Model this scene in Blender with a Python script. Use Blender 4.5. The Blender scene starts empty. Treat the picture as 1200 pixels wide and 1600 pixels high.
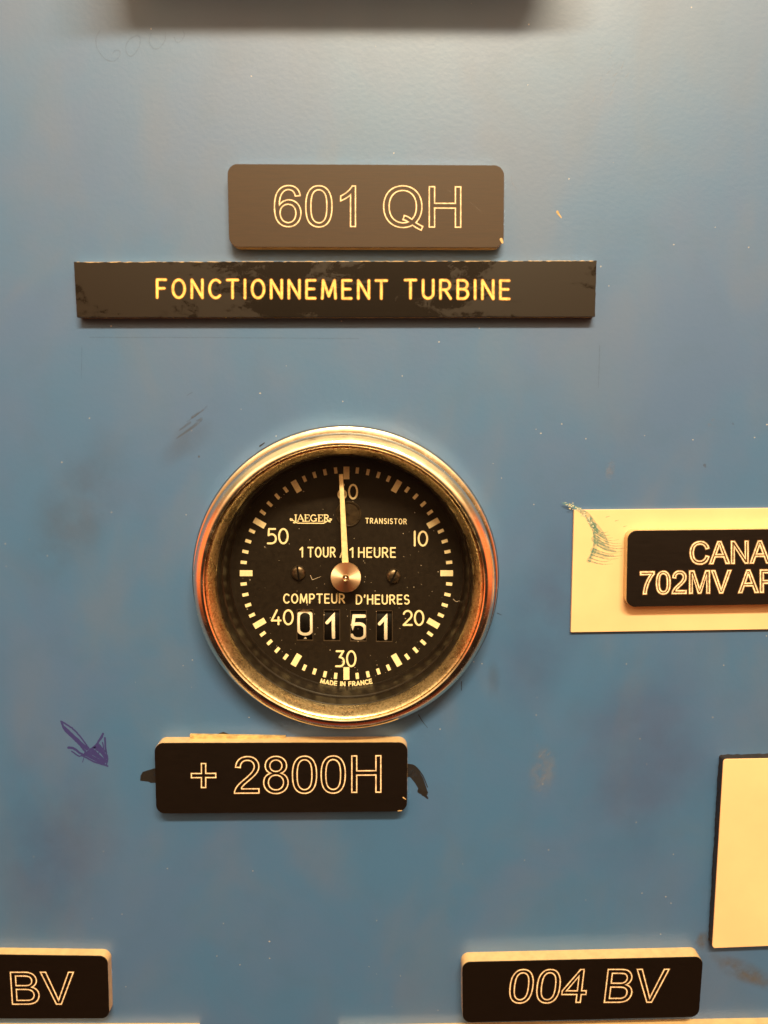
import bpy, bmesh, math, random
from mathutils import Vector
from mathutils import noise as mnoise

random.seed(7)
sc = bpy.context.scene
col = sc.collection
MM = 0.001

# ------------------------------------------------------------------ camera
F_PX = 1200.0                      # focal length in photo pixels (photo 1200 x 1600)
PITCH = math.radians(7.6)          # the camera looks slightly down at the panel
DIST = 153.0                       # mm from the panel
cam_d = bpy.data.cameras.new('camera')
cam = bpy.data.objects.new('camera', cam_d); col.objects.link(cam)
cam.location = (0, -DIST*MM, 0)
cam.rotation_euler = (math.pi/2 - PITCH, 0, 0)
cam_d.sensor_fit = 'VERTICAL'; cam_d.sensor_height = 36.0; cam_d.sensor_width = 27.0
cam_d.lens = F_PX/1600*36
cam_d.clip_start = 0.005; cam_d.clip_end = 20
cam_d.dof.use_dof = True; cam_d.dof.focus_distance = 0.157; cam_d.dof.aperture_fstop = 14
sc.camera = cam

# ------------------------------------------------------------------ world: warm room, with bright zones shaped to fill shadows and light the chrome
w = bpy.data.worlds.new('World'); sc.world = w; w.use_nodes = True
nt = w.node_tree; nt.nodes.clear()
def N(nt, t, **kw):
    n = nt.nodes.new(t)
    for k, v in kw.items(): setattr(n, k, v)
    return n
def L(nt, a, b): nt.links.new(a, b)
def math_n(nt, op, a, b=None, clamp=False):
    n = N(nt, 'ShaderNodeMath', operation=op); n.use_clamp = clamp
    for i, v in enumerate((a, b)):
        if v is None: continue
        if isinstance(v, (int, float)): n.inputs[i].default_value = v
        else: L(nt, v, n.inputs[i])
    return n.outputs[0]
def mix_c(nt, f, a, b, mode='MIX'):
    n = N(nt, 'ShaderNodeMix', data_type='RGBA', blend_type=mode)
    for i, v in ((0, f), (6, a), (7, b)):
        if isinstance(v, (int, float)): n.inputs[i].default_value = v
        elif isinstance(v, tuple): n.inputs[i].default_value = (*v[:3], 1)
        else: L(nt, v, n.inputs[i])
    return n.outputs[2]
def ramp(nt, fac, stops):
    n = N(nt, 'ShaderNodeValToRGB'); e = n.color_ramp.elements
    while len(e) < len(stops): e.new(0.5)
    for k, (p, c) in enumerate(stops):
        e[k].position = p; e[k].color = (c, c, c, 1) if isinstance(c, (int, float)) else (*c, 1)
    L(nt, fac, n.inputs[0]); return n.outputs[0]
def maprange(nt, v, a, b, c, d, smooth=True):
    n = N(nt, 'ShaderNodeMapRange'); n.interpolation_type = 'SMOOTHSTEP' if smooth else 'LINEAR'
    L(nt, v, n.inputs[0])
    for i, x in enumerate((a, b, c, d)): n.inputs[1+i].default_value = x
    return n.outputs[0]
tc = N(nt, 'ShaderNodeTexCoord'); sp = N(nt, 'ShaderNodeSeparateXYZ'); L(nt, tc.outputs['Generated'], sp.inputs[0])
up = maprange(nt, sp.outputs['Z'], -0.6, 0.9, 0, 1)
base = ramp(nt, up, [(0, (0.020, 0.010, 0.006)), (0.25, (0.035, 0.018, 0.010)), (0.42, (0.13, 0.07, 0.032)), (0.62, (0.26, 0.16, 0.08)), (0.85, (0.45, 0.32, 0.17)), (1, (1.45, 1.02, 0.52))])
ax = math_n(nt, 'ABSOLUTE', sp.outputs['X'])
side = maprange(nt, ax, 0.55, 0.9, 0, 1)
lo = maprange(nt, sp.outputs['Z'], -0.45, -0.05, 0, 1); hi = maprange(nt, sp.outputs['Z'], 0.12, 0.4, 1, 0)
band = math_n(nt, 'MULTIPLY', math_n(nt, 'MULTIPLY', side, lo), hi)
cw = mix_c(nt, band, base, (1.75, 0.34, 0.09))
dn = maprange(nt, sp.outputs['Z'], -0.97, -0.72, 1, 0)
cw = mix_c(nt, math_n(nt, 'MULTIPLY', dn, 0.8), cw, (0.30, 0.045, 0.015))
fz = maprange(nt, sp.outputs['Z'], -0.02, 0.36, 0, 1); fy = maprange(nt, sp.outputs['Y'], -0.25, -0.6, 0, 1)
fill_patch = math_n(nt, 'MULTIPLY', math_n(nt, 'MULTIPLY', fz, fy), maprange(nt, sp.outputs['Z'], 0.58, 0.72, 1, 0))  # unseen bright patch in front, shaped to lift the top shadow
wc = mix_c(nt, maprange(nt, sp.outputs['Z'], 0.30, 0.50, 0, 1), (0.95, 0.52, 0.22), (4.0, 2.4, 1.15))
cw = mix_c(nt, fill_patch, cw, wc)
bg = N(nt, 'ShaderNodeBackground'); L(nt, cw, bg.inputs[0]); bg.inputs[1].default_value = 1.0
ow = N(nt, 'ShaderNodeOutputWorld'); L(nt, bg.outputs[0], ow.inputs[0])

# ------------------------------------------------------------------ the tube lamp over the panel
ld = bpy.data.lights.new('strip_lamp', 'AREA'); ld.shape = 'RECTANGLE'
ld.size = 0.36; ld.size_y = 0.035; ld.energy = 10.2; ld.color = (1.0, 0.78, 0.47)
lamp = bpy.data.objects.new('strip_lamp', ld); col.objects.link(lamp)
lamp.location = (0.06, -0.47, 0.47)
lamp.rotation_euler = (Vector((0, 0, 0.0)) - lamp.location).to_track_quat('-Z', 'Y').to_euler()

sc.view_settings.view_transform = 'Standard'; sc.view_settings.look = 'None'
sc.view_settings.exposure = 0.0; sc.view_settings.gamma = 1.0
sc.view_settings.use_curve_mapping = False
sc.cycles.use_denoising = True
sc.cycles.caustics_reflective = True; sc.cycles.blur_glossy = 0.1
sc.cycles.max_bounces = 8; sc.cycles.transparent_max_bounces = 16

# ------------------------------------------------------------------ photo pixel -> point at height h (mm) in front of the panel
def P(u, v, h=0.0):
    a = (u-600)/F_PX; b = (800-v)/F_PX
    dy = math.cos(PITCH) + b*math.sin(PITCH); dz = -math.sin(PITCH) + b*math.cos(PITCH)
    k = (DIST-h)/dy
    return Vector((a*k, -h, dz*k))
# mm per px near a point
def scale_at(u, v, h=0.0): return (P(u+1, v, h)-P(u-1, v, h)).length/2

# ------------------------------------------------------------------ materials
def new_mat(name):
    m = bpy.data.materials.new(name); m.use_nodes = True
    nt = m.node_tree; nt.nodes.clear()
    out = N(nt, 'ShaderNodeOutputMaterial'); b = N(nt, 'ShaderNodeBsdfPrincipled'); L(nt, b.outputs[0], out.inputs[0])
    return m, nt, b, out
def coords(nt):                                            # object space, in millimetres
    t = N(nt, 'ShaderNodeTexCoord'); m = N(nt, 'ShaderNodeVectorMath', operation='SCALE')
    L(nt, t.outputs['Object'], m.inputs[0]); m.inputs['Scale'].default_value = 1000.0
    return m.outputs[0]
def stretch(nt, vec, s, rot=(0, 0, 0)):
    m = N(nt, 'ShaderNodeMapping'); L(nt, vec, m.inputs[0]); m.inputs['Scale'].default_value = s; m.inputs['Rotation'].default_value = rot
    return m.outputs[0]
def noise_t(nt, vec, scale, detail=4, rough=0.55, dist=0.0):
    n = N(nt, 'ShaderNodeTexNoise'); L(nt, vec, n.inputs['Vector']); n.inputs['Scale'].default_value = scale
    n.inputs['Detail'].default_value = detail; n.inputs['Roughness'].default_value = rough; n.inputs['Distortion'].default_value = dist
    return n.outputs['Fac']
def bump(nt, b, height, strength, dist):
    n = N(nt, 'ShaderNodeBump'); n.inputs['Strength'].default_value = strength; n.inputs['Distance'].default_value = dist*MM
    L(nt, height, n.inputs['Height']); L(nt, n.outputs[0], b.inputs['Normal'])
def specks(nt, vec, scale, size, keep):
    v = N(nt, 'ShaderNodeTexVoronoi'); L(nt, vec, v.inputs['Vector']); v.inputs['Scale'].default_value = scale
    s = N(nt, 'ShaderNodeSeparateColor'); L(nt, v.outputs['Color'], s.inputs[0])
    near = math_n(nt, 'LESS_THAN', v.outputs['Distance'], math_n(nt, 'MULTIPLY', s.outputs[1], size))
    return math_n(nt, 'MULTIPLY', near, math_n(nt, 'LESS_THAN', s.outputs[0], keep))

def m_panel():
    m, nt, b, out = new_mat('blue_panel_paint'); c = coords(nt)
    big = noise_t(nt, c, 0.028, 4, 0.6, 0.4); mid = noise_t(nt, c, 0.11, 5, 0.6)
    wisp = noise_t(nt, stretch(nt, c, (0.045, 0.05, 0.028), (0, 0.6, 0)), 1.0, 4, 0.55, 0.5)
    fine = noise_t(nt, c, 3.2, 3, 0.6)
    c1 = mix_c(nt, maprange(nt, big, 0.35, 0.65, 0, 1), (0.043, 0.127, 0.286), (0.054, 0.123, 0.276))
    c1 = mix_c(nt, maprange(nt, wisp, 0.44, 0.72, 0, 0.42), c1, (0.080, 0.122, 0.218))
    c1 = mix_c(nt, maprange(nt, mid, 0.46, 0.72, 0, 0.30), c1, (0.043, 0.108, 0.232))
    sp1 = specks(nt, stretch(nt, c, (1, 1, 1.5)), 0.20, 0.042, 0.40); sp2 = specks(nt, c, 0.6, 0.075, 0.16)
    dk = specks(nt, stretch(nt, c, (1.2, 1, 1), (0, 0.4, 0)), 0.11, 0.030, 0.14)
    c2 = mix_c(nt, math_n(nt, 'MULTIPLY', math_n(nt, 'MAXIMUM', sp1, sp2), 0.50), c1, (0.62, 0.58, 0.50))
    c2 = mix_c(nt, math_n(nt, 'MULTIPLY', dk, 0.7), c2, (0.03, 0.03, 0.035))
    L(nt, c2, b.inputs['Base Color'])
    r = math_n(nt, 'ADD', maprange(nt, wisp, 0.3, 0.75, 0.41, 0.48), math_n(nt, 'MULTIPLY', mid, 0.05))
    L(nt, r, b.inputs['Roughness'])
    h = math_n(nt, 'ADD', math_n(nt, 'MULTIPLY', noise_t(nt, c, 1.1, 2, 0.5), 1.0), math_n(nt, 'MULTIPLY', fine, 0.25))
    h = math_n(nt, 'ADD', h, math_n(nt, 'MULTIPLY', math_n(nt, 'MAXIMUM', sp1, sp2), 0.8))
    bump(nt, b, h, 0.32, 0.05)
    b.inputs['Specular IOR Level'].default_value = 0.8
    return m
def m_plain(name, colr, rough=0.5, metal=0.0, var=0.12, nscale=0.8, bumps=0.0, spec=0.5, streak=None):
    m, nt, b, out = new_mat(name); c = coords(nt)
    cc = stretch(nt, c, streak) if streak else c
    n = noise_t(nt, cc, nscale, 5, 0.6)
    dark = tuple(x*(1-var*1.6) for x in colr); lite = tuple(min(1, x*(1+var)) for x in colr)
    L(nt, mix_c(nt, maprange(nt, n, 0.3, 0.7, 0, 1), dark, lite), b.inputs['Base Color'])
    L(nt, maprange(nt, n, 0.25, 0.75, rough*0.88, min(1, rough*1.12)), b.inputs['Roughness'])
    b.inputs['Metallic'].default_value = metal; b.inputs['Specular IOR Level'].default_value = spec
    if bumps: bump(nt, b, noise_t(nt, cc, nscale*6, 4, 0.6), bumps, 0.03)
    return m
def m_black_plate(name='black_engraving_laminate', k=1.0, ro=0.0, bc=(0.0040, 0.0020, 0.0010)):
    m, nt, b, out = new_mat(name); c = coords(nt)
    br = noise_t(nt, stretch(nt, c, (0.25, 1, 6.0)), 1.0, 4, 0.6)
    scr = noise_t(nt, stretch(nt, c, (0.5, 1, 4.0), (0, 0.9, 0)), 0.7, 3, 0.5, 1.5)
    L(nt, mix_c(nt, maprange(nt, br, 0.3, 0.7, 0, 1), tuple(x*0.85 for x in bc), tuple(x*1.15 for x in bc)), b.inputs['Base Color'])
    L(nt, math_n(nt, 'ADD', maprange(nt, br, 0.3, 0.7, 0.40+ro, 0.45+ro), maprange(nt, scr, 0.62, 0.75, 0, -0.06)), b.inputs['Roughness'])
    bump(nt, b, br, 0.10, 0.02)
    b.inputs['Specular IOR Level'].default_value = 0.42
    return m
def m_strip():
    m, nt, b, out = new_mat('worn_black_strip'); c = coords(nt)
    n = noise_t(nt, stretch(nt, c, (0.055, 1, 0.13), (0, 0.5, 0)), 1.0, 7, 0.62, 1.2)
    e = noise_t(nt, c, 0.5, 5, 0.7, 2.0)
    sx = N(nt, 'ShaderNodeSeparateXYZ'); L(nt, c, sx.inputs[0])
    off = math_n(nt, 'ABSOLUTE', math_n(nt, 'SUBTRACT', sx.outputs['X'], 5.0))
    bias = maprange(nt, off, 12, 34, -0.03, 0.12)
    v = math_n(nt, 'ADD', math_n(nt, 'ADD', n, bias), math_n(nt, 'MULTIPLY', math_n(nt, 'SUBTRACT', e, 0.5), 0.30))
    film = maprange(nt, v, 0.47, 0.58, 0, 1)
    L(nt, mix_c(nt, film, (0.004, 0.0027, 0.0017), (0.0065, 0.0033, 0.0010)), b.inputs['Base Color'])
    L(nt, maprange(nt, film, 0, 1, 0.24, 0.41), b.inputs['Roughness'])
    h = math_n(nt, 'ADD', math_n(nt, 'MULTIPLY', film, 0.6), math_n(nt, 'MULTIPLY', e, 0.5))
    bump(nt, b, h, 0.12, 0.04)
    return m
def m_chrome():
    m, nt, b, out = new_mat('aged_chrome'); c = coords(nt)
    n = noise_t(nt, c, 0.35, 5, 0.6); f = noise_t(nt, c, 3.0, 4, 0.7); g = noise_t(nt, stretch(nt, c, (1, 1, 1)), 0.12, 3, 0.5)
    L(nt, mix_c(nt, maprange(nt, f, 0.5, 0.75, 0, 0.5), (0.90, 0.80, 0.62), (0.58, 0.47, 0.31)), b.inputs['Base Color'])
    b.inputs['Metallic'].default_value = 1.0
    L(nt, math_n(nt, 'ADD', maprange(nt, n, 0.35, 0.7, 0.13, 0.26), maprange(nt, f, 0.55, 0.75, 0, 0.14)), b.inputs['Roughness'])
    bump(nt, b, math_n(nt, 'ADD', f, math_n(nt, 'MULTIPLY', n, 1.5)), 0.12, 0.05)
    return m
def m_lip():
    m, nt, b, out = new_mat('pitted_inner_lip'); c = coords(nt)
    f = noise_t(nt, c, 2.2, 5, 0.75); g = noise_t(nt, c, 0.3, 3, 0.6)
    L(nt, mix_c(nt, maprange(nt, f, 0.42, 0.68, 0, 1), (0.70, 0.58, 0.36), (0.30, 0.22, 0.11)), b.inputs['Base Color'])
    b.inputs['Metallic'].default_value = 1.0
    L(nt, maprange(nt, g, 0.3, 0.7, 0.22, 0.36), b.inputs['Roughness'])
    bump(nt, b, f, 0.35, 0.06); return m
def m_hub():
    m, nt, b, out = new_mat('turned_brass'); c = coords(nt)
    b.inputs['Base Color'].default_value = (0.95, 0.70, 0.50, 1); b.inputs['Metallic'].default_value = 1
    b.inputs['Roughness'].default_value = 0.46; b.inputs['Anisotropic'].default_value = 0.9
    t = N(nt, 'ShaderNodeTangent', direction_type='RADIAL', axis='Y'); L(nt, t.outputs[0], b.inputs['Tangent'])
    return m
def m_glass():
    m = bpy.data.materials.new('instrument_glass'); m.use_nodes = True; nt = m.node_tree; nt.nodes.clear()
    out = N(nt, 'ShaderNodeOutputMaterial'); tr = N(nt, 'ShaderNodeBsdfTransparent'); tr.inputs[0].default_value = (0.97, 0.96, 0.92, 1)
    gl = N(nt, 'ShaderNodeBsdfGlossy'); gl.inputs['Roughness'].default_value = 0.06
    ge = N(nt, 'ShaderNodeNewGeometry'); dp = N(nt, 'ShaderNodeVectorMath', operation='DOT_PRODUCT')
    L(nt, ge.outputs['Incoming'], dp.inputs[0]); L(nt, ge.outputs['Normal'], dp.inputs[1])
    inv = math_n(nt, 'SUBTRACT', 1.0, math_n(nt, 'ABSOLUTE', dp.outputs['Value']))
    frv = math_n(nt, 'ADD', 0.04, math_n(nt, 'MULTIPLY', math_n(nt, 'POWER', inv, 5.0), 0.9))
    c = coords(nt); n = noise_t(nt, c, 0.16, 4, 0.6)
    df = N(nt, 'ShaderNodeBsdfDiffuse'); df.inputs[0].default_value = (0.35, 0.28, 0.20, 1)
    mx = N(nt, 'ShaderNodeMixShader'); L(nt, frv, mx.inputs[0]); L(nt, tr.outputs[0], mx.inputs[1]); L(nt, gl.outputs[0], mx.inputs[2])
    m2 = N(nt, 'ShaderNodeMixShader'); L(nt, maprange(nt, n, 0.35, 0.8, 0.001, 0.005), m2.inputs[0]); L(nt, mx.outputs[0], m2.inputs[1]); L(nt, df.outputs[0], m2.inputs[2])
    L(nt, m2.outputs[0], out.inputs[0]); return m
def m_ink(name, colr, alpha, nscale=0.8, rough=0.5, lo=0.3, hi=0.6):
    m, nt, b, out = new_mat(name); c = coords(nt)
    b.inputs['Base Color'].default_value = (*colr, 1); b.inputs['Roughness'].default_value = rough
    n = noise_t(nt, c, nscale, 5, 0.7)
    L(nt, maprange(nt, n, lo, hi, alpha*0.25, alpha), b.inputs['Alpha']); return m
M = dict(
    panel=m_panel(), plate=m_black_plate(), strip=m_strip(), sheen_brown=m_black_plate('black_laminate_sheen_brown', 1.0, 0.12, (0.032, 0.0160, 0.0052)), chrome=m_chrome(), hub=m_hub(), lip=m_lip(), glass=m_glass(),  # brown base of the top plate stands in for reflected warm light
    core=m_plain('cream_core', (0.55, 0.39, 0.19), 0.20, var=0.07, nscale=0.5, bumps=0.0, spec=1.0),
    white=m_plain('cream_white_sheet', (0.77, 0.535, 0.30), 0.38, var=0.035, nscale=0.06, bumps=0.05),
    engr=m_plain('engraved_cream', (0.86, 0.70, 0.48), 0.6, var=0.2, nscale=1.5),
    groove=m_plain('engraved_groove_wall', (0.17, 0.085, 0.03), 0.6, var=0.3, nscale=1.5),
    engy=m_plain('engraved_yellow', (0.85, 0.56, 0.15), 0.6, var=0.22, nscale=1.2),
    groovey=m_plain('engraved_amber_wall', (0.30, 0.12, 0.02), 0.6, var=0.3, nscale=1.2),
    dial=m_plain('matt_black_dial', (0.0100, 0.0062, 0.0030), 0.55, var=0.12, nscale=1.0, bumps=0.015, spec=0.25),
    well=m_plain('black_satin_ring', (0.012, 0.008, 0.005), 0.33, var=0.3, nscale=0.8),
    lume=m_plain('cream_dial_paint', (0.86, 0.76, 0.48), 0.6, var=0.05, nscale=2.0),
    needle=m_plain('cream_needle_paint', (0.85, 0.70, 0.40), 0.5, var=0.10, nscale=1.0),
    drum=m_plain('black_drum', (0.003, 0.0022, 0.002), 0.5, var=0.3, spec=0.15),
    digit=m_plain('white_digit_paint', (0.84, 0.76, 0.62), 0.55, var=0.08),
    screw=m_plain('blackened_screw', (0.16, 0.12, 0.08), 0.38, metal=0.9, var=0.3, nscale=1.5),
    edge_black=m_plain('black_sheet_edge', (0.016, 0.011, 0.008), 0.5, var=0.3),
    case=m_plain('black_case', (0.02, 0.018, 0.016), 0.5, var=0.2),
    residue=m_plain('tan_adhesive', (0.46, 0.32, 0.13), 0.6, var=0.25, nscale=0.8, bumps=0.2),
    purple=m_ink('purple_ink', (0.030, 0.032, 0.16), 0.95, 0.9, 0.5, 0.0, 0.4),
    pencil=m_ink('pencil_grey', (0.05, 0.07, 0.08), 0.17, 1.0),
    marker=m_ink('black_marker', (0.018, 0.016, 0.016), 0.95, 0.35, 0.3, 0.2, 0.5),
    markerthin=m_ink('thin_black_marker', (0.020, 0.019, 0.020), 0.95, 0.12, 0.3, 0.0, 0.5),
    rust=m_ink('brown_scuff', (0.08, 0.07, 0.05), 0.26, 0.35),
    haze_rub=m_ink('pale_rub', (0.32, 0.29, 0.27), 0.24, 0.7, 0.6, 0.42, 0.75),
    smear=m_ink('teal_film', (0.16, 0.34, 0.28), 0.42, 0.6, 0.5, 0.3, 0.6),
    teal=m_ink('teal_scrape', (0.11, 0.26, 0.23), 0.7, 1.4, 0.5, 0.35, 0.65),
    ragged=m_ink('silvery_scrape', (0.55, 0.55, 0.42), 0.95, 3.0, 0.4, 0.40, 0.52),
    plug=m_plain('bronze_black_plug', (0.035, 0.024, 0.013), 0.30, var=0.3, nscale=0.6),
    wedge=m_plain('window_edge_brown', (0.055, 0.037, 0.021), 0.45),
    tan=m_plain('tan_enamel', (0.55, 0.42, 0.24), 0.45, var=0.1, nscale=0.2),
    dust=m_plain('pale_dust', (0.60, 0.52, 0.40), 0.8),
)

# ------------------------------------------------------------------ mesh helpers
def link_mesh(name, verts, faces, mat, parent=None, origin=None, smooth=None):
    """verts in mm, world; the parent's location is taken off so children sit in its space"""
    o0 = origin if origin is not None else Vector((0, 0, 0))
    me = bpy.data.meshes.new(name)
    me.from_pydata([tuple((Vector(v)-o0)*MM) for v in verts], [], faces)
    me.materials.append(mat); me.update()
    bm = bmesh.new(); bm.from_mesh(me); bmesh.ops.recalc_face_normals(bm, faces=bm.faces); bm.to_mesh(me); bm.free()
    if smooth is not None:
        for p in me.polygons: p.use_smooth = True
        me.set_sharp_from_angle(angle=math.radians(smooth))
    o = bpy.data.objects.new(name, me); col.objects.link(o)
    if parent is not None: o.parent = parent
    return o
def flat_mesh(name, verts, faces, mat, parent=None, origin=None):
    """sheet facing the viewer (-Y): fix winding face by face"""
    fs = []
    for f in faces:
        p = [Vector(verts[i]) for i in f]
        n = Vector((0, 0, 0))
        for i in range(len(p)): n += p[i].cross(p[(i+1) % len(p)])
        fs.append(tuple(reversed(f)) if n.y > 0 else tuple(f))
    o0 = origin if origin is not None else Vector((0, 0, 0))
    me = bpy.data.meshes.new(name); me.from_pydata([tuple((Vector(v)-o0)*MM) for v in verts], [], fs)
    me.materials.append(mat); me.update()
    o = bpy.data.objects.new(name, me); col.objects.link(o)
    if parent is not None: o.parent = parent
    return o
def thing(name, label, cat, loc_mm, group=None):
    o = bpy.data.objects.new(name, None); col.objects.link(o)
    o.empty_display_size = 0.01
    o.location = loc_mm*MM; o['label'] = label; o['category'] = cat
    if group: o['group'] = group
    o_loc[o.name] = loc_mm.copy()
    return o
o_loc = {}
def org(o):
    while o is not None:
        if o.name in o_loc: return o_loc[o.name]
        o = o.parent
    return Vector((0, 0, 0))

# ---- ribbons in the photo's pixel plane (2-D), later laid on a plane at height h
def ribbon2d(pts, w0, w1=None, closed=False, caps=True, miter=2.5):
    w1 = w0 if w1 is None else w1
    q = [Vector((p[0], p[1])) for p in pts]
    c = [q[0]]
    for p in q[1:]:
        if (p-c[-1]).length > 1e-4: c.append(p)
    if closed and len(c) > 2 and (c[0]-c[-1]).length < 1e-4: c.pop()
    if not closed and len(c) > 4 and (c[0]-c[-1]).length < 1e-3: closed = True; c.pop()
    q = c; n = len(q)
    if n < 2: return [], []
    V, Fc = [], []
    for i in range(n):
        if closed: a, b, d = q[i-1], q[i], q[(i+1) % n]
        else: a, b, d = q[max(0, i-1)], q[i], q[min(n-1, i+1)]
        t1 = (b-a).normalized() if (b-a).length > 0 else (d-b).normalized()
        t2 = (d-b).normalized() if (d-b).length > 0 else t1
        n1 = Vector((-t1.y, t1.x)); n2 = Vector((-t2.y, t2.x)); m = n1+n2
        if m.length < 0.2: m = n1.copy(); k = 1
        else: m.normalize(); k = min(miter, 1/max(0.2, m.dot(n1)))
        hw = (w0+(w1-w0)*i/max(1, n-1))/2
        V += [b+m*k*hw, b-m*k*hw]
    for i in range(n if closed else n-1):
        j = (i+1) % n; Fc.append((2*i, 2*i+1, 2*j+1, 2*j))
    if caps and not closed:
        for i, t in ((0, (q[0]-q[1]).normalized()), (n-1, (q[-1]-q[-2]).normalized())):
            hw = (w0 if i == 0 else w1)/2; a0 = math.atan2(t.y, t.x); k0 = len(V)
            for s in range(9):
                a = a0-math.pi/2+math.pi*s/8; V.append(q[i]+hw*Vector((math.cos(a), math.sin(a))))
            Fc.append(tuple(range(k0, k0+9)))
    return V, Fc
def split_sharp(pts):
    out, cur = [], [pts[0]]
    for i in range(1, len(pts)):
        cur.append(pts[i])
        if i < len(pts)-1:
            a = Vector(pts[i])-Vector(pts[i-1]); b = Vector(pts[i+1])-Vector(pts[i])
            if a.length > 0 and b.length > 0 and a.normalized().dot(b.normalized()) < 0.2: out.append(cur); cur = [pts[i]]
    out.append(cur); return [c for c in out if len(c) > 1]
class Ink:
    """collects ribbons given in photo pixels and lays them at height h; each stroke a hair above the last"""
    def __init__(s, h): s.h = h; s.V = []; s.F = []; s.k = 0
    def add(s, V2, F, fn=None):
        dh = s.h+0.0012*(s.k % 9); s.k += 1; b = len(s.V)
        for p in V2:
            s.V.append(fn(p, dh) if fn else P(p[0], p[1], dh))
        s.F += [tuple(b+i for i in f) for f in F]
    def stroke(s, pts, w0, w1=None, closed=False, caps=True, fn=None): s.add(*ribbon2d(pts, w0, w1, closed, caps), fn=fn)
    def build(s, name, mat, parent): return flat_mesh(name, s.V, s.F, mat, parent, org(parent))

# ------------------------------------------------------------------ stroke lettering (single-line engraver's alphabet)
def arc(cx, cy, rx, ry, a0, a1, n=14):
    return [(cx+rx*math.cos(math.radians(a0+(a1-a0)*i/n)), cy+ry*math.sin(math.radians(a0+(a1-a0)*i/n))) for i in range(n+1)]
G = {
 'A': (.68, [[(0, 0), (.34, 1), (.68, 0)], [(.11, .32), (.57, .32)]]),
 'B': (.58, [[(0, 0), (0, 1), (.30, 1)]+arc(.30, .76, .25, .24, 90, -90)+[(0, .52)], [(.30, .52)]+arc(.31, .26, .27, .26, 90, -90)+[(0, 0)]]),
 'C': (.62, [arc(.36, .5, .36, .5, 48, 312, 24)]),
 'D': (.62, [[(0, 0), (0, 1), (.22, 1)]+arc(.22, .5, .40, .5, 90, -90, 18)+[(0, 0)]]),
 'E': (.50, [[(.50, 1), (0, 1), (0, 0), (.50, 0)], [(0, .52), (.44, .52)]]),
 'F': (.50, [[(.50, 1), (0, 1), (0, 0)], [(0, .52), (.42, .52)]]),
 'G': (.66, [arc(.36, .5, .36, .5, 48, 325, 24)+[(.66, .45), (.40, .45)]]),
 'H': (.60, [[(0, 0), (0, 1)], [(.60, 0), (.60, 1)], [(0, .52), (.60, .52)]]),
 'I': (0.0, [[(0, 0), (0, 1)]]),
 'J': (.30, [[(.30, 1), (.30, .2)]+arc(.1, .2, .2, .2, 0, -110, 8)]),
 'M': (.78, [[(0, 0), (.06, 1), (.39, .12), (.72, 1), (.78, 0)]]),
 'N': (.62, [[(0, 0), (0, 1), (.62, 0), (.62, 1)]]),
 'O': (.70, [arc(.35, .5, .35, .5, 0, 360, 28)]),
 'P': (.54, [[(0, 0), (0, 1), (.28, 1)]+arc(.28, .74, .26, .26, 90, -90)+[(0, .48)]]),
 'R': (.58, [[(0, 0), (0, 1), (.28, 1)]+arc(.28, .74, .26, .26, 90, -90)+[(0, .48)], [(.26, .48), (.58, 0)]]),
 'S': (.54, [arc(.27, .755, .25, .245, 40, 270, 16)[:-1]+arc(.27, .255, .27, .255, 90, -140, 18)]),
 'T': (.62, [[(0, 1), (.62, 1)], [(.31, 1), (.31, 0)]]),
 'U': (.58, [[(0, 1), (0, .29)]+arc(.29, .29, .29, .29, 180, 360, 14)+[(.58, 1)]]),
 "'": (.05, [[(.05, 1.0), (0, .78)]]),
 '/': (.34, [[(0, -.05), (.34, 1.02)]]),
 '1': (.22, [[(0, .78), (.22, 1), (.22, 0)]]),
 'bar': (0.0, [[(0, 0), (0, 1)]]),
 '0': (.62, [arc(.31, .5, .31, .5, 0, 360, 28)]),
 '2': (.60, [arc(.30, .71, .29, .29, 165, -25, 16)+[(.50, .49), (0, 0), (.60, 0)]]),
 '3': (.58, [[(.04, 1), (.54, 1), (.26, .60)]+arc(.27, .30, .31, .30, 90, -90, 16)+[(0, 0)]]),
 '4': (.62, [[(.36, 1), (0, .27), (.62, .27)], [(.47, .50), (.47, 0)]]),
 '5': (.58, [[(.52, 1), (.08, 1), (.05, .56)]+arc(.27, .32, .31, .32, 125, -90, 16)+[(0, 0)]]),
 '6': (.60, [[(.42, 1), (.06, .48)], arc(.30, .30, .30, .30, 0, 360, 22)]),
}
def text_strokes(s, gap=.22, space=.42):
    """-> strokes in units of the cap height, total width"""
    out, x = [], 0.0
    for ch in s:
        if ch == ' ': x += space; continue
        wd, st = G['bar' if ch == '|' else ch]
        for pl in st: out.append([(x+p[0], p[1]) for p in pl])
        x += wd+gap
    return out, x-gap
def dial_text(ink, s, x0, x1, ytop, ybase, wpx, gap=.22, space=.42, tilt=0.0, **kw):
    st, tw = text_strokes(s, gap, space)
    for pl in st:
        for pc in split_sharp([(x0+p[0]/tw*(x1-x0), ybase+(ytop-ybase)*p[1]+tilt*p[0]/tw) for p in pl]): ink.add(*ribbon2d(pc, wpx, miter=1.4))

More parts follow.
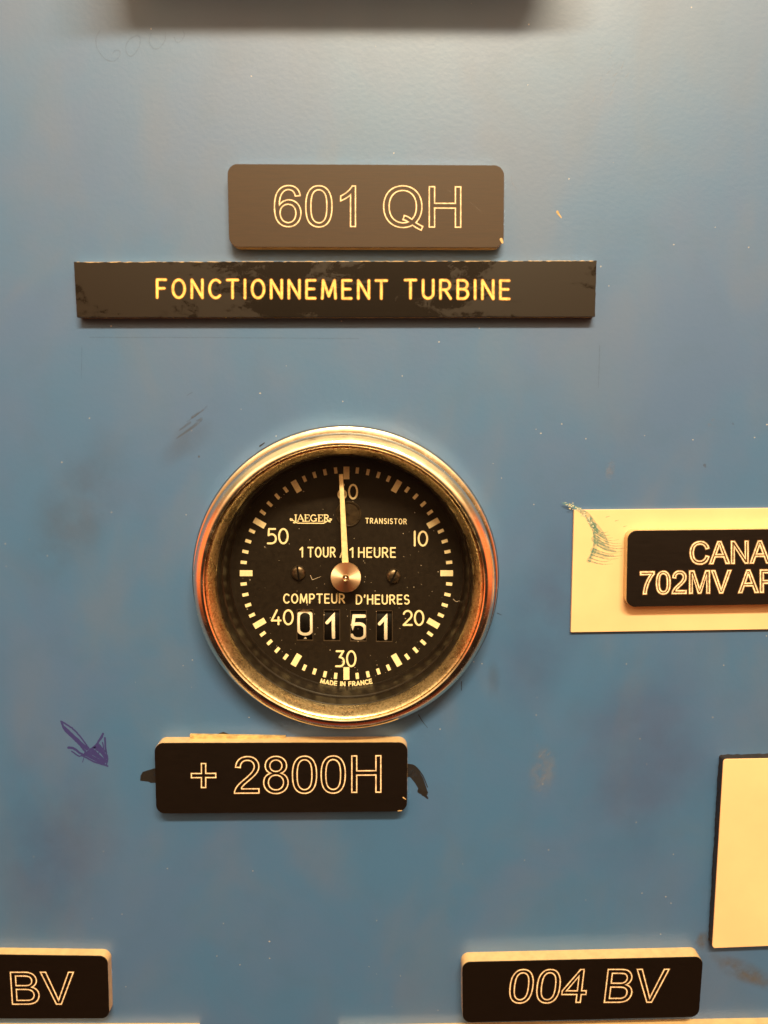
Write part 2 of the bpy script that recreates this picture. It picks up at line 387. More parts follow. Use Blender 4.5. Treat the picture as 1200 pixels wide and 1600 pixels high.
# ------------------------------------------------------------------ outline lettering (grotesque capitals as double lines), quadratic outlines
GL = {
 '0': (1139, "M85 723 Q85 983 138.5 1141.5 T297.5 1386 T563 1472 Q680 1472 768 1425 T914 1289 T1007 1073 T1041 723 Q1041 465 988 306.5 T829 61.5 T563 -25 Q342 -25 216 133.5 Q85 300 85 723 Z M270 723 Q270 361 354.5 242 T563 123 T771.5 242 T856 723 Q856 1086 771.5 1205 T561 1324 Q437 1324 363 1219 Q270 1085 270 723 Z"),
 '1': (1139, "M763 0 L583 0 L583 1147 Q518 1085 412.5 1023 T223 930 L223 1104 Q373 1174 485 1275 T644 1472 L763 1472 Z"),
 '2': (1139, "M1031 173 L1031 0 L62 0 Q60 65 83 125 Q120 224 201.5 320 T437 542 Q676 738 760 852.5 T844 1069 Q844 1175 768 1248 T572 1321 Q444 1321 367.5 1244.5 T290 1032 L105 1051 Q124 1256 246.5 1364 T576 1472 Q784 1472 906 1356.5 T1027 1070 Q1027 986 993 905 T878.5 735 T610 486 Q458 358 415 312.5 T344 221 L344 173 Z"),
 '4': (1139, "M662 0 L662 351 L26 351 L26 516 L695 1466 L842 1466 L842 516 L1040 516 L1040 351 L842 351 L842 0 Z M662 516 L662 1177 L203 516 Z"),
 '6': (1139, "M1019 1107 L840 1093 Q816 1199 772 1247 Q699 1324 592 1324 Q506 1324 441 1276 Q356 1214 307 1095 T256 756 Q321 855 415 903 T612 951 Q792 951 918.5 818.5 T1045 476 Q1045 338 985.5 219.5 T822 38 T586 -25 Q361 -25 219 140.5 T77 686 Q77 1111 234 1304 Q371 1472 603 1472 Q776 1472 886.5 1375 T1019 1107 Z M284 475 Q284 382 323.5 297 T434 167.5 T583 123 Q697 123 779 215 T861 465 Q861 617 780 704.5 T576 792 T367 704.5 T284 475 Z"),
 '7': (1139, "M97 1276 L97 1449 L1046 1449 L1046 1309 Q906 1160 768.5 913 T556 405 Q502 222 487 4 L302 4 Q305 176 370 419.5 T556.5 889 T815 1276 Z"),
 '8': (1139, "M362 795 Q250 836 196 912 T142 1094 Q142 1254 257 1363 T563 1472 Q755 1472 872 1360.5 T989 1089 Q989 987 935.5 911.5 T773 795 Q908 751 978.5 653 T1049 419 Q1049 231 916 103 T566 -25 T216 103.5 T83 424 Q83 568 156 665 T362 795 Z M326 1100 Q326 996 393 930 T567 864 Q671 864 737.5 929.5 T804 1090 Q804 1189 735.5 1256.5 T565 1324 Q461 1324 393.5 1257.5 T326 1100 Z M268 423 Q268 346 304.5 274 T413 162.5 T568 123 Q698 123 783 206.5 T868 419 Q868 548 782.5 632 T562 716 Q435 716 351.5 632 T268 423 Z"),
 'H': (1479, "M164 0 L164 1466 L358 1466 L358 864 L1120 864 L1120 1466 L1314 1466 L1314 0 L1120 0 L1120 691 L358 691 L358 0 Z"),
 'B': (1366, "M150 0 L150 1466 L700 1466 Q868 1466 969.5 1421.5 T1128.5 1284.5 T1186 1091 Q1186 997 1135 914 T981 780 Q1114 741 1185.5 647 T1257 425 Q1257 322 1213.5 233.5 T1106 97 T944.5 24.5 T709 0 Z M344 850 L661 850 Q790 850 846 867 Q920 889 957.5 940 T995 1068 Q995 1141 960 1196.5 T860 1272.5 T637 1293 L344 1293 Z M344 173 L709 173 Q803 173 841 180 Q908 192 953 220 T1027 301.5 T1056 425 Q1056 507 1014 567.5 T897.5 652.5 T683 677 L344 677 Z"),
 'V': (1366, "M577 0 L9 1466 L219 1466 L600 401 Q646 273 677 161 Q711 281 756 401 L1152 1466 L1350 1466 L776 0 Z"),
 'Q': (1593, "M1269 157 Q1404 64 1518 21 L1461 -114 Q1303 -57 1146 66 Q983 -25 786 -25 Q587 -25 425 71 T175.5 341 T88 733 Q88 952 176 1129 T427 1397 T790 1490 Q991 1490 1153 1394.5 T1400 1127.5 T1485 737 Q1485 558 1430.5 415 T1269 157 Z M842 414 Q1008 367 1116 274 Q1285 428 1285 737 Q1285 913 1225.5 1044 T1051 1247.5 T792 1320 Q570 1320 429 1168.5 T288 733 Q288 454 427.5 303 T792 145 Q893 145 983 183 Q894 240 796 265 Z"),
 'C': (1479, "M1204 514 L1398 465 Q1337 226 1178.5 100.5 T791 -25 Q554 -25 405.5 71.5 T179.5 351 T102 744 Q102 972 189 1142 T437 1400 T790 1491 Q1021 1491 1178.5 1373.5 T1398 1043 L1207 998 Q1153 1159 1050.5 1242.5 T786 1326 Q611 1326 501 1242 T346.5 1016.5 T302 745 Q302 567 354 434 T515.5 235.5 T751 169 Q943 169 1060 274 T1204 514 Z"),
 'A': (1366, "M-3 0 L560 1466 L769 1466 L1369 0 L1148 0 L977 444 L364 444 L203 0 Z M420 602 L917 602 L764 1008 Q694 1193 660 1312 Q632 1171 581 1037 Z"),
 'N': (1479, "M156 0 L156 1466 L355 1466 L1125 315 L1125 1466 L1311 1466 L1311 0 L1112 0 L342 1152 L342 0 Z"),
 'M': (1706, "M152 0 L152 1466 L444 1466 L791 428 Q839 283 861 211 Q886 291 939 446 L1290 1466 L1551 1466 L1551 0 L1364 0 L1364 1227 L938 0 L763 0 L339 1248 L339 0 Z"),
 'P': (1366, "M158 0 L158 1466 L711 1466 Q857 1466 934 1452 Q1042 1434 1115 1383.5 T1232.5 1242 T1277 1042 Q1277 855 1158 725.5 T728 596 L352 596 L352 0 Z M352 769 L731 769 Q918 769 996.5 838.5 T1075 1036 Q1075 1128 1028.5 1193.5 T906 1280 Q857 1293 725 1293 L352 1293 Z"),
 '+': (1196, "M513 237 L513 639 L114 639 L114 807 L513 807 L513 1206 L683 1206 L683 807 L1082 807 L1082 639 L683 639 L683 237 Z"),
 ' ': (569, ""),
}
def contours(path, seg=7):
    tk = path.replace('M', ' M ').replace('L', ' L ').replace('Q', ' Q ').replace('T', ' T ').replace('Z', ' Z ').split()
    res, cur, i, cmd, ctrl = [], [], 0, None, None
    def quad(a, c, b):
        return [((1-t)**2*a[0]+2*t*(1-t)*c[0]+t*t*b[0], (1-t)**2*a[1]+2*t*(1-t)*c[1]+t*t*b[1]) for t in [k/seg for k in range(1, seg+1)]]
    while i < len(tk):
        if tk[i] in 'MLQTZ':
            cmd = tk[i]; i += 1
            if cmd == 'Z': res.append(cur); cur = []; ctrl = None
            continue
        if cmd in 'ML': cur.append((float(tk[i]), float(tk[i+1]))); i += 2; ctrl = None
        elif cmd == 'Q':
            c = (float(tk[i]), float(tk[i+1])); b = (float(tk[i+2]), float(tk[i+3])); cur += quad(cur[-1], c, b); ctrl = c; i += 4
        elif cmd == 'T':
            a = cur[-1]; c = (2*a[0]-ctrl[0], 2*a[1]-ctrl[1]) if ctrl else a; b = (float(tk[i]), float(tk[i+1])); cur += quad(a, c, b); ctrl = c; i += 2
    return res
def outline_text(parent, s, origin_px, xvec, yvec, h, wpx, glow=2.3):
    """origin_px: pixel of (0,0) of the text; xvec, yvec: pixels per unit along the line and up the letter"""
    a = Ink(h+0.012); b = Ink(h+0.035); x = 0
    for ch in s:
        adv, path = GL[ch]
        for ct in contours(path):
            pts = [(origin_px[0]+(x+p[0])*xvec[0]+p[1]*yvec[0], origin_px[1]+(x+p[0])*xvec[1]+p[1]*yvec[1]) for p in ct]
            a.stroke(pts, wpx*glow, closed=True); b.stroke(pts, wpx, closed=True)
        x += adv
    g = a.build('lettering', M['groove'], parent)
    bb = flat_mesh('engraved_line', b.V, b.F, M['engr'], g, org(parent))
    return g

# ------------------------------------------------------------------ plates
def rounded(cs, r, n=8):
    """cs: 4 corner Vectors TL TR BR BL; rounded outline points, equal spacing along the sides too"""
    out = []
    for k in range(4):
        c, pv, nx = cs[k], cs[k-1], cs[(k+1) % 4]
        e1 = (pv-c).normalized(); e2 = (nx-c).normalized()
        if r <= 0.01: out.append((c, k)); 
        else:
            ce = c+(e1+e2)*r
            for i in range(n+1):
                a = math.pi/2*i/n
                out.append((ce-e2*r*math.cos(a)-e1*r*math.sin(a), k))
        # points along the side to the next corner
        steps = max(2, int((nx-c).length/0.5))
        s0, s1 = c+e2*r, nx-(nx-c).normalized()*r
        for i in range(1, steps): out.append((s0+(s1-s0)*i/steps, 4+k))
    return out
def jag(pts, amp, only=None, seed=0.0, freq=1.1):
    ctr = sum((p for p, _ in pts), Vector((0, 0, 0)))/len(pts); out = []
    for p, k in pts:
        a = amp.get(k, amp.get('all', 0.0)) if isinstance(amp, dict) else amp
        n = mnoise.noise(Vector((p.x*freq+seed, p.z*freq, seed)))+0.5*mnoise.noise(Vector((p.x*freq*3.1, p.z*freq*3.1, seed+9)))
        d = {4: Vector((0, 0, -1)), 5: Vector((-1, 0, 0)), 6: Vector((0, 0, 1)), 7: Vector((1, 0, 0))}.get(k, (ctr-p).normalized())
        out.append((p+d*(0.5+n*0.8)*a if a else p, k))
    return out
def slab(name, pts, h0, h1, mat, parent, bev=0.06):
    """closed solid: outline pts at h0..h1, front edge bevelled"""
    q = [p for p, _ in pts]; n = len(q); V, Fc = [], []
    ctr = sum(q, Vector((0, 0, 0)))/n
    def ring(h, inset):
        for i, p in enumerate(q):
            a, b = q[i-1], q[(i+1) % n]; t = (b-a); t.y = 0; t.normalize(); nn = Vector((-t.z, 0, t.x))
            if nn.dot(ctr-p) < 0: nn = -nn
            v = p+nn*inset; V.append(Vector((v.x, -h, v.z)))
    ring(h0, 0); ring(h1-bev, 0); ring(h1-bev*0.3, bev*0.3); ring(h1, bev)
    for r in range(3):
        for i in range(n):
            j = (i+1) % n; Fc.append((r*n+i, r*n+j, (r+1)*n+j, (r+1)*n+i))
    Fc.append(tuple(range(3*n, 4*n))); Fc.append(tuple(reversed(range(n))))
    return link_mesh(name, V, Fc, mat, parent, org(parent))
def plate(name, label, cat, corners, t, rad, group=None, base=0.0, cap=0.16, capmat='plate', coremat='core', seed=0.0, capjag=0.03, corejag=0.0, bev=0.05, partname='face_layer'):
    cs = [P(u, v, t+base) for u, v in corners]
    ctr = sum(cs, Vector((0, 0, 0)))/4
    e = thing(name, label, cat, Vector((ctr.x, -base, ctr.z)), group)
    o1 = rounded(cs, rad)
    slab('core_layer', jag(o1, corejag, seed=seed+3), base, base+t-cap, M[coremat], e, 0.02)
    slab(partname, jag(o1, capjag, seed=seed), base+t-cap+0.002, base+t, M[capmat], e, bev)
    return e

# ------------------------------------------------------------------ panel (with the hole the meter sits in)
GC = (540.0, 899.0)                                   # meter centre on the panel, photo pixels
gc = Vector((-7.8, 0, -34.25)); R_HOLE = 28.6; KB = 1.036
def filled(name, loops, mat, parent, origin=None):
    bm = bmesh.new()
    o0 = origin if origin is not None else Vector((0, 0, 0))
    es = []
    for lp in loops:
        vs = [bm.verts.new((Vector(p)-o0)*MM) for p in lp]
        for i in range(len(vs)): es.append(bm.edges.new((vs[i], vs[(i+1) % len(vs)])))
    bmesh.ops.triangle_fill(bm, use_beauty=True, use_dissolve=False, edges=es)
    for f in bm.faces:
        if f.normal.y > 0: f.normal_flip()
    me = bpy.data.meshes.new(name); bm.to_mesh(me); bm.free(); me.materials.append(mat)
    o = bpy.data.objects.new(name, me); col.objects.link(o)
    if parent is not None: o.parent = parent
    return o
def circ(c, r, h, n=96): return [Vector((c.x+r*math.cos(2*math.pi*i/n), -h, c.z+r*math.sin(2*math.pi*i/n))) for i in range(n)]
panel = filled('panel', [[Vector((-260, 0, -240)), Vector((260, 0, -240)), Vector((260, 0, 260)), Vector((-260, 0, 260))], circ(gc, R_HOLE, 0)], M['panel'], None)
panel['kind'] = 'structure'; panel['label'] = 'steel blue painted metal control panel with scuffs and pen marks'

def mark(name, strokes, mat, h=0.015, parent=panel, wig=0.0):
    k = Ink(h)
    for s in strokes:
        pts, w0 = s[0], s[1]; w1 = s[2] if len(s) > 2 else w0
        d = []
        for i in range(len(pts)-1):
            a, b = Vector(pts[i]), Vector(pts[i+1]); m = max(1, int((b-a).length/4))
            d += [a+(b-a)*j/m for j in range(m)]
        d.append(Vector(pts[-1]))
        if wig: d = [p+Vector((mnoise.noise(Vector((p.x*.3, p.y*.3, 1))), mnoise.noise(Vector((p.x*.3, p.y*.3, 7)))))*wig for p in d]
        k.stroke(d, w0, w1)
    return k.build(name, M[mat], parent)
def smooth_pts(pts, n=6):
    """Catmull-Rom through the points"""
    q = [Vector(p) for p in pts]; q = [q[0]*2-q[1]]+q+[q[-1]*2-q[-2]]; out = []
    for i in range(1, len(q)-2):
        for k in range(n):
            t = k/n; a, b, c, d = q[i-1:i+3]
            out.append(0.5*((2*b)+(c-a)*t+(2*a-5*b+4*c-d)*t*t+(3*b-a-3*c+d)*t**3))
    out.append(q[-2]); return [(p.x, p.y) for p in out]

# ------------------------------------------------------------------ label plates
pl = plate('label_plate', 'black plate engraved 601 QH above the long worn strip', 'label plate',
           [(355, 256), (788, 258), (787, 387), (358, 386)], 2.3, 1.9, 'black plates with outlined engraving', seed=1.0, capmat='sheen_brown')
s = .0427
outline_text(pl, '601 QH', (429-81*s, 353.0), (s, 0.0003), (0, -.0430), 2.3, 1.5, 2.0)
mark('chip', [([(783, 374), (785, 379)], 4.5, 3)], 'core', 2.32, pl)
for st_ in [([(655, 270), (661, 276)], 1.2, .4), ([(700, 297), (706, 301)], 1, .4), ([(735, 316), (752, 331)], 1.2, .4), ([(484, 375), (480, 381)], 1, .4), ([(622, 258), (632, 259)], 1.5, .5)]: mark('scratch', [st_], 'haze_rub', 2.31, pl)

# long strip
e = plate('label_strip', 'long worn black strip engraved FONCTIONNEMENT TURBINE with ragged top edge', 'label strip',
          [(115, 409), (932.5, 407), (930, 495), (120, 496)], 2.0, 0.12, None, cap=0.5, capmat='strip', seed=5.0,
          capjag={4: 0.17, 5: 0.08, 6: 0.03, 7: 0.04, 'all': 0.03}, corejag={4: -0.12, 5: 0.05, 'all': 0.03}, bev=0.04)
gk = Ink(2.012); bk = Ink(2.04)
for ink, wpx in ((gk, 5.4), (bk, 3.4)):
    dial_text(ink, 'FONCTIONNEMENT', 245.5, 604, 437, 465, wpx, gap=.42, tilt=1.5)
    dial_text(ink, 'TURBINE', 633, 795.5, 437.5, 466, wpx, gap=.42, tilt=1)
gl = gk.build('lettering', M['groovey'], e); flat_mesh('engraved_line', bk.V, bk.F, M['engy'], gl, org(e))

# +2800H
pl = plate('label_plate', 'black plate engraved + 2800H just below the round meter', 'label plate',
           [(241, 1161), (637, 1160), (636, 1268), (244, 1271.5)], 2.9, 1.9, 'black plates with outlined engraving', seed=2.0)
s = .03936
outline_text(pl, '+ 2800H', (299-114*s, 1240.0), (s, -.0003), (0, -.0388), 2.9, 1.4, 2.0)
mark('chip', [([(630, 1246), (634, 1249)], 2, 1), ([(622, 1267), (628, 1266.5)], 1.5, 1)], 'core', 2.92, pl)
rs = plate('adhesive_strip', 'thin ragged tan strip left along the top of the + 2800H plate', 'adhesive residue',
           [(296, 1148.5), (446, 1151), (446, 1160), (296, 1160)], 0.8, 0.05, None, cap=0.3, capmat='residue', coremat='residue', capjag=0.12, seed=12.0)

# 004 BV
pl = plate('label_plate', 'tilted black plate engraved 004 BV with a thick cream top edge', 'label plate',
           [(722, 1503.5), (1099, 1495), (1092, 1589), (723, 1598)], 3.0, 1.8, 'black plates with outlined engraving', seed=3.0)
s = .03705
outline_text(pl, '004 BV', (791, 1566.5), (s, -.0001), (.0042, -.0350), 3.0, 1.35, 2.1)
# BV (cut by the left border)
pl = plate('label_plate', 'black plate engraved BV cut off by the left edge of the picture', 'label plate',
           [(-205, 1489), (168, 1494), (171, 1591.5), (-205, 1592)], 2.2, 1.8, 'black plates with outlined engraving', seed=4.0)
s = .0383
outline_text(pl, 'BV', (19.5-150*s, 1569), (s, 0), (-.0022, -.0340), 2.2, 1.35, 2.0)

# cream backing sheet with the CANA plate on it
bk_t = 0.7
bs = plate('backing_sheet', 'cream sheet scratched at its corner behind the CANA plate', 'backing sheet',
           [(897, 797), (1480, 791.5), (1480, 979), (892, 988)], bk_t, 0.05, None, cap=0.3, capmat='white', coremat='white', capjag=0.0)
pl = plate('label_plate', 'black plate with two lines CANA and 702MV AP on the cream sheet', 'label plate',
           [(981, 829), (1500, 823.5), (1500, 939), (978.5, 948.5)], 2.2, 1.8, 'black plates with outlined engraving', base=bk_t, seed=6.0)
s = .0222
outline_text(pl, 'CANA', (1078.7-102*s, 881), (s, -.0003), (0, -.0232), bk_t+2.2, 1.75, 2.2)
s = .02207
outline_text(pl, '702MV AP', (1001-97*s, 928), (s, -.0003), (0, -.0236), bk_t+2.2, 1.75, 2.2)
# scrape over the corner of the sheet
sw = []
for i in range(13):
    f = i/12; x0 = 921+7*math.sin(f*3)+ (5 if i < 8 else -6*(f-.6)); y0 = 818+58*f
    ln = 26+18*math.sin(f*2.6)+random.uniform(-6, 6); dr = 16*(1-f*.6)
    sw.append((smooth_pts([(x0, y0), (x0+ln*.3, y0+dr*.55), (x0+ln*.65, y0+dr*.9), (x0+ln, y0+dr*.9+random.uniform(-2, 1))]), random.uniform(2.0, 3.4), .4))
sw.append((smooth_pts([(926, 822), (929, 838), (929, 850), (925, 864), (922, 872)]), 4.5, 2))
for q in ((947, 808), (961, 814), (974, 823)): sw.append(([q, (q[0]+6, q[1]-1.5)], 1.2, .5))
mark('smear', [(smooth_pts([(921, 812), (930, 830), (931, 848), (926, 866), (920, 876)]), 9, 7), (smooth_pts([(930, 822), (942, 836), (950, 850)]), 10, 4), (smooth_pts([(930, 842), (945, 856), (962, 862)]), 12, 3), (smooth_pts([(926, 860), (942, 868), (958, 868)]), 8, 3)], 'smear', bk_t+0.006, bs)
mark('scrape_marks', sw, 'teal', bk_t+0.012, bs)
ks = Ink(bk_t+0.03); kt = Ink(bk_t+0.045)
ks.stroke(smooth_pts([(879, 786), (893, 790), (906, 797), (918, 806), (927, 820)]), 3, 11)
ks.build('gouge', M['teal'], bs)
for i in range(70):
    f = random.random(); p = Vector((884+42*f, 788+30*f*f+4*f)); a = random.uniform(0, 6.3); r = random.uniform(.5, 1.9)
    o_ = Vector((random.gauss(0, 2.0), random.gauss(0, 2.2)))
    kt.add([p+o_+Vector((math.cos(a+j*2.1)*r*(1+.6*random.random()), math.sin(a+j*2.1)*r)) for j in range(3)], [(0, 1, 2)])
kt.build('torn_flakes', M['ragged'], bs)

# blank cream plate on black at the right
bp = plate('blank_plate', 'blank cream plate with black edges at the right border', 'blank plate',
           [(1125.5+5, 1186.5), (1500, 1180), (1500, 1466), (1113, 1481.5)], 2.0, 0.7, None, cap=0.22, capmat='white', coremat='edge_black', capjag=0.0, corejag=-0.22)

# strips that begin at the lower border
plate('label_strip', 'dark strip with a gold lit edge under the 004 BV plate', 'label strip',
      [(528, 1613), (1400, 1598), (1400, 1690), (528, 1700)], 2.0, 0.12, 'strips along the lower border', cap=0.3, capmat='strip', seed=8.0, capjag={4: .2, 'all': .04})
plate('label_strip', 'dark strip along the lower border under the BV plate', 'label strip',
      [(-300, 1610), (309, 1610), (309, 1700), (-300, 1700)], 2.0, 0.12, 'strips along the lower border', cap=0.3, capmat='strip', seed=9.0, capjag={4: .2, 'all': .04})
# bar added out of view to cast the top shadow; tan bounces light
zs = P(520, 44).z
hx = (P(868, 44).x-P(168, 44).x)/2; cxm = (P(868, 44).x+P(168, 44).x)/2+2
top = thing('shadow_bar', 'tan bar on posts added out of view above the 601 QH plate to cast the top shadow', 'shadow caster', Vector((cxm, 0, zs+22)))
def boxc(x0, x1, z0, z1): return [Vector((x0, 0, z1)), Vector((x1, 0, z1)), Vector((x1, 0, z0)), Vector((x0, 0, z0))]
slab('crossbar', rounded(boxc(cxm-hx, cxm+hx, zs+16.3, zs+23.5), 1.5), 16, 21, M['tan'], top, 0.8)
for x_ in (cxm-hx+6, cxm+hx-6): slab('post', rounded(boxc(x_-3, x_+3, zs+17.5, zs+22.5), 1.5), 0.0, 16.4, M['tan'], top, 0.1)

# ------------------------------------------------------------------ the round hour meter
meter = thing('hour_meter', 'round chrome rimmed hour meter with black dial and cream needle', 'hour meter', Vector((gc.x, 0, gc.z)))
def lathe(name, prof, mat, parent, c, n=160, smooth=32, closed=False, wob=0.0):
    V, Fc = [], []
    for r, h in prof:
        for i in range(n):
            a = 2*math.pi*i/n; V.append(Vector((c.x+r*math.cos(a), -h, c.z+r*math.sin(a))))
    m = len(prof)
    for k in range(m if closed else m-1):
        for i in range(n):
            j = (i+1) % n; k2 = (k+1) % m; Fc.append((k*n+i, k*n+j, k2*n+j, k2*n+i))
    return link_mesh(name, V, Fc, mat, parent, org(parent), smooth=smooth)
def bez_round():
    pr = [(28.2, 0.0), (28.55, 0.3), (28.65, 1.5), (28.72, 3.2), (28.8, 4.3), (28.78, 4.7)]
    pr += [(28.62, 5.0), (28.35, 5.33), (28.0, 5.68), (27.6, 6.0), (27.2, 6.24), (26.85, 6.34), (26.6, 6.30), (26.42, 6.12)]
    pr += [(26.36, 5.60), (26.9, 5.3), (27.0, 2.9), (27.0, 0.0)]
    return [(r*KB, h) for r, h in pr]
bezel = lathe('bezel', bez_round(), M['chrome'], meter, gc, closed=True)
lathe('inner_lip', [(r*KB, h) for r, h in [(26.34, 5.3), (26.33, 5.66), (26.2, 5.78), (26.0, 5.66), (25.75, 5.30), (25.4, 4.72), (25.08, 4.1), (24.88, 3.65), (24.75, 3.25), (24.72, 2.9), (25.6, 2.9), (26.3, 2.9)]], M['lip'], bezel, gc, closed=True)
# thin dark ring where the bezel meets the panel
lathe('seam_ring', [(30.85, 0.0), (31.15, 0.0), (31.15, 0.10), (30.85, 0.14)], M['edge_black'], meter, gc, closed=True)
lathe('mounting_flange', [(28.6, 0.0), (30.9, 0.0), (31.0, 0.25), (30.8, 0.55), (30.3, 0.75), (29.5, 0.80), (28.6, 0.8)], M['chrome'], meter, gc, closed=True)
H_D = -5.0
dc = P(541.3, 896.5, H_D)
dcr = Vector((gc.x, -H_D, gc.z))
SD = scale_at(541, 896, H_D)
lathe('glass_seat', [(25.6, 2.85), (25.45, 2.7), (25.5, -0.9), (27.9, -0.9), (27.9, 2.85)], M['well'], meter, gc, closed=True)
R_D = 182*SD
well = lathe('inner_ring', [(25.5, -0.92), (25.42, -1.1), (25.2, -1.3), (24.9, -2.4), (24.55, -3.7), (R_D+0.12, -4.75), (R_D, -4.9), (R_D, -5.3), (27.0, -5.3), (27.0, -0.92)], M['well'], meter, dcr, closed=True)
glass = lathe('glass', [(0.0001, 3.06), (8, 3.06), (16, 3.05), (26.2, 3.02)], M['glass'], meter, gc, n=96)
case = lathe('case', [(27.95, 0.5), (27.95, -30.0), (0.01, -30.0)], M['case'], meter, gc, n=96)
# dial with four counter windows
wins = [(464.5, 488.5), (506.5, 530.5), (548, 572), (588.5, 612.5)]; WY0, WY1 = (953, 1000.5)
loops = [circ(dcr, R_D+0.3, H_D, 120)]
for k, (a, b) in enumerate(wins):
    y0, y1 = WY0-0.3+k*0.7, WY1-0.5+k*0.7
    loops.append([P(a, y0, H_D), P(b, y0, H_D), P(b, y1, H_D), P(a, y1, H_D)])
dial = filled('dial', loops, M['dial'], meter, org(meter))
# window walls (give the dial plate its thickness)
V, Fc = [], []
for lp in loops[1:]:
    b0 = len(V)
    for p in lp: V.append(p); 
    for p in lp: V.append(Vector((p.x, -(H_D-0.30), p.z)))
    for i in range(4): Fc.append((b0+i, b0+(i+1) % 4, b0+4+(i+1) % 4, b0+4+i))
link_mesh('window_edge', V, Fc, M['wedge'], dial, org(meter))
k = Ink(H_D+0.015)
for lp in loops[1:]:
    c4 = sum(lp, Vector((0, 0, 0)))/4
    fn_ = lambda p, dh: Vector((p[0], -dh, p[1]))
    k.add(*ribbon2d([(p.x+(0.06 if p.x > c4.x else -0.06), p.z+(0.06 if p.z > c4.z else -0.06)) for p in lp], 0.13, closed=True), fn=fn_)
k.build('window_frame', M['wedge'], dial)
# scale
DC = (541.3, 895.6)
k = Ink(H_D+0.02)
for i in range(60):
    a = math.radians(i*6); d = Vector((math.sin(a), -math.cos(a)))
    big = i % 5 == 0
    r0, r1, wd = (146.8, 166.6, 9.2) if big else (156.6, 166.2, 5.0)
    c = Vector(DC)
    k.stroke([c+d*r0, c+d*r1], wd, caps=False)
k.build('minute_scale', M['lume'], dial)
k = Ink(H_D+0.02)
for s_, x0, x1, y0, y1 in (('60', 528.5, 558, 757.5, 779), ('|0', 648, 667.5, 830.5, 852.5), ('50', 418.5, 449.5, 826.5, 849), ('40', 424.5, 457.5, 953.5, 975.5),
                           ('20', 630.5, 661.5, 954.5, 976.5), ('30', 525, 555.5, 1017.5, 1041)):
    dial_text(k, s_, x0, x1, y0, y1, 2.9, gap=.22 if s_ != '|0' else .28)
k.build('minute_numerals', M['lume'], dial)
k = Ink(H_D+0.02)
dial_text(k, '1', 469, 472.5, 855.5, 870, 2.3); dial_text(k, 'TOUR', 481.5, 523.5, 855.5, 870, 2.2, gap=.34)
dial_text(k, '/', 531.5, 537, 855.5, 870, 1.8); dial_text(k, '1', 547, 551, 856, 870.5, 2.3); dial_text(k, 'HEURE', 560.5, 617.5, 856, 870.5, 2.2, gap=.34)
dial_text(k, 'COMPTEUR', 443.5, 538, 928.5, 942, 2.2, gap=.34); dial_text(k, "D'HEURES", 557, 639, 930, 943.5, 2.2, gap=.34)
dial_text(k, 'TRANSISTOR', 571.5, 635, 809.8, 817.5, 1.3, gap=.40, tilt=1.2)
# MADE IN FRANCE along the lower arc
st, tw = text_strokes('MADE IN FRANCE', .30, .55)
for plx in st:
    q = []
    for p in plx:
        xx = 500.5+p[0]/tw*80.5; rr = 175.4-6.4*p[1]; a = (xx-541.0)/173.0
        q.append((541.3+rr*math.sin(a), 896.5+rr*math.cos(a)))
    for pc in split_sharp(q): k.stroke(pc, 1.7)
# maker's name in serif capitals over an underline with curled ends
def serif(x0, ch, wd):
    y0, y1 = 804.5, 814.5
    T = lambda p: (x0+p[0]*wd, y1+(y0-y1)*p[1])
    thick, thin = 1.8, 1.0
    S = {'J': [([(.6, 1), (.6, .1), (.35, -.25), (.0, -.2)], thick), ([(.3, 1), (.9, 1)], thin)],
         'A': [([(.05, 0), (.45, 1)], thin), ([(.45, 1), (.9, 0)], thick), ([(.2, .35), (.72, .35)], thin), ([(-.08, 0), (.22, 0)], thin), ([(.72, 0), (1.05, 0)], thin)],
         'E': [([(.2, 0), (.2, 1)], thick), ([(.05, 1), (.85, 1), (.85, .8)], thin), ([(.2, .52), (.65, .52)], thin), ([(.05, 0), (.88, 0), (.88, .22)], thin)],
         'G': [(arc(.48, .5, .42, .5, 50, 320, 18), 1.7), ([(.6, .42), (.98, .42)], thin), ([(.85, .42), (.85, .05)], thick)],
         'R': [([(.2, 0), (.2, 1)], thick), ([(.05, 1), (.5, 1)]+arc(.5, .76, .3, .24, 90, -90, 8)+[(.2, .52)], 1.6), ([(.48, .5), (.95, -.05), (1.15, -.1)], thick), ([(.05, 0), (.4, 0)], thin)]}
    for pts, w_ in S[ch]: k.stroke([T(p) for p in pts], w_)
for ch, x0, wd in (('J', 458.5, 6), ('A', 464.5, 11), ('E', 475.5, 9), ('G', 485, 10.5), ('E', 496.5, 9), ('R', 505.5, 9)): serif(x0, ch, wd)
k.stroke(smooth_pts([(457, 811.5), (453.8, 810.5), (454, 812.8), (458.5, 813.5), (463, 816.5), (466, 817.4)])+[(505, 817.6)]+smooth_pts([(508, 816.6), (512, 813.8), (516.5, 813.2), (518, 811.2), (515, 810.8)]), 1.5)
k.build('dial_lettering', M['lume'], dial)
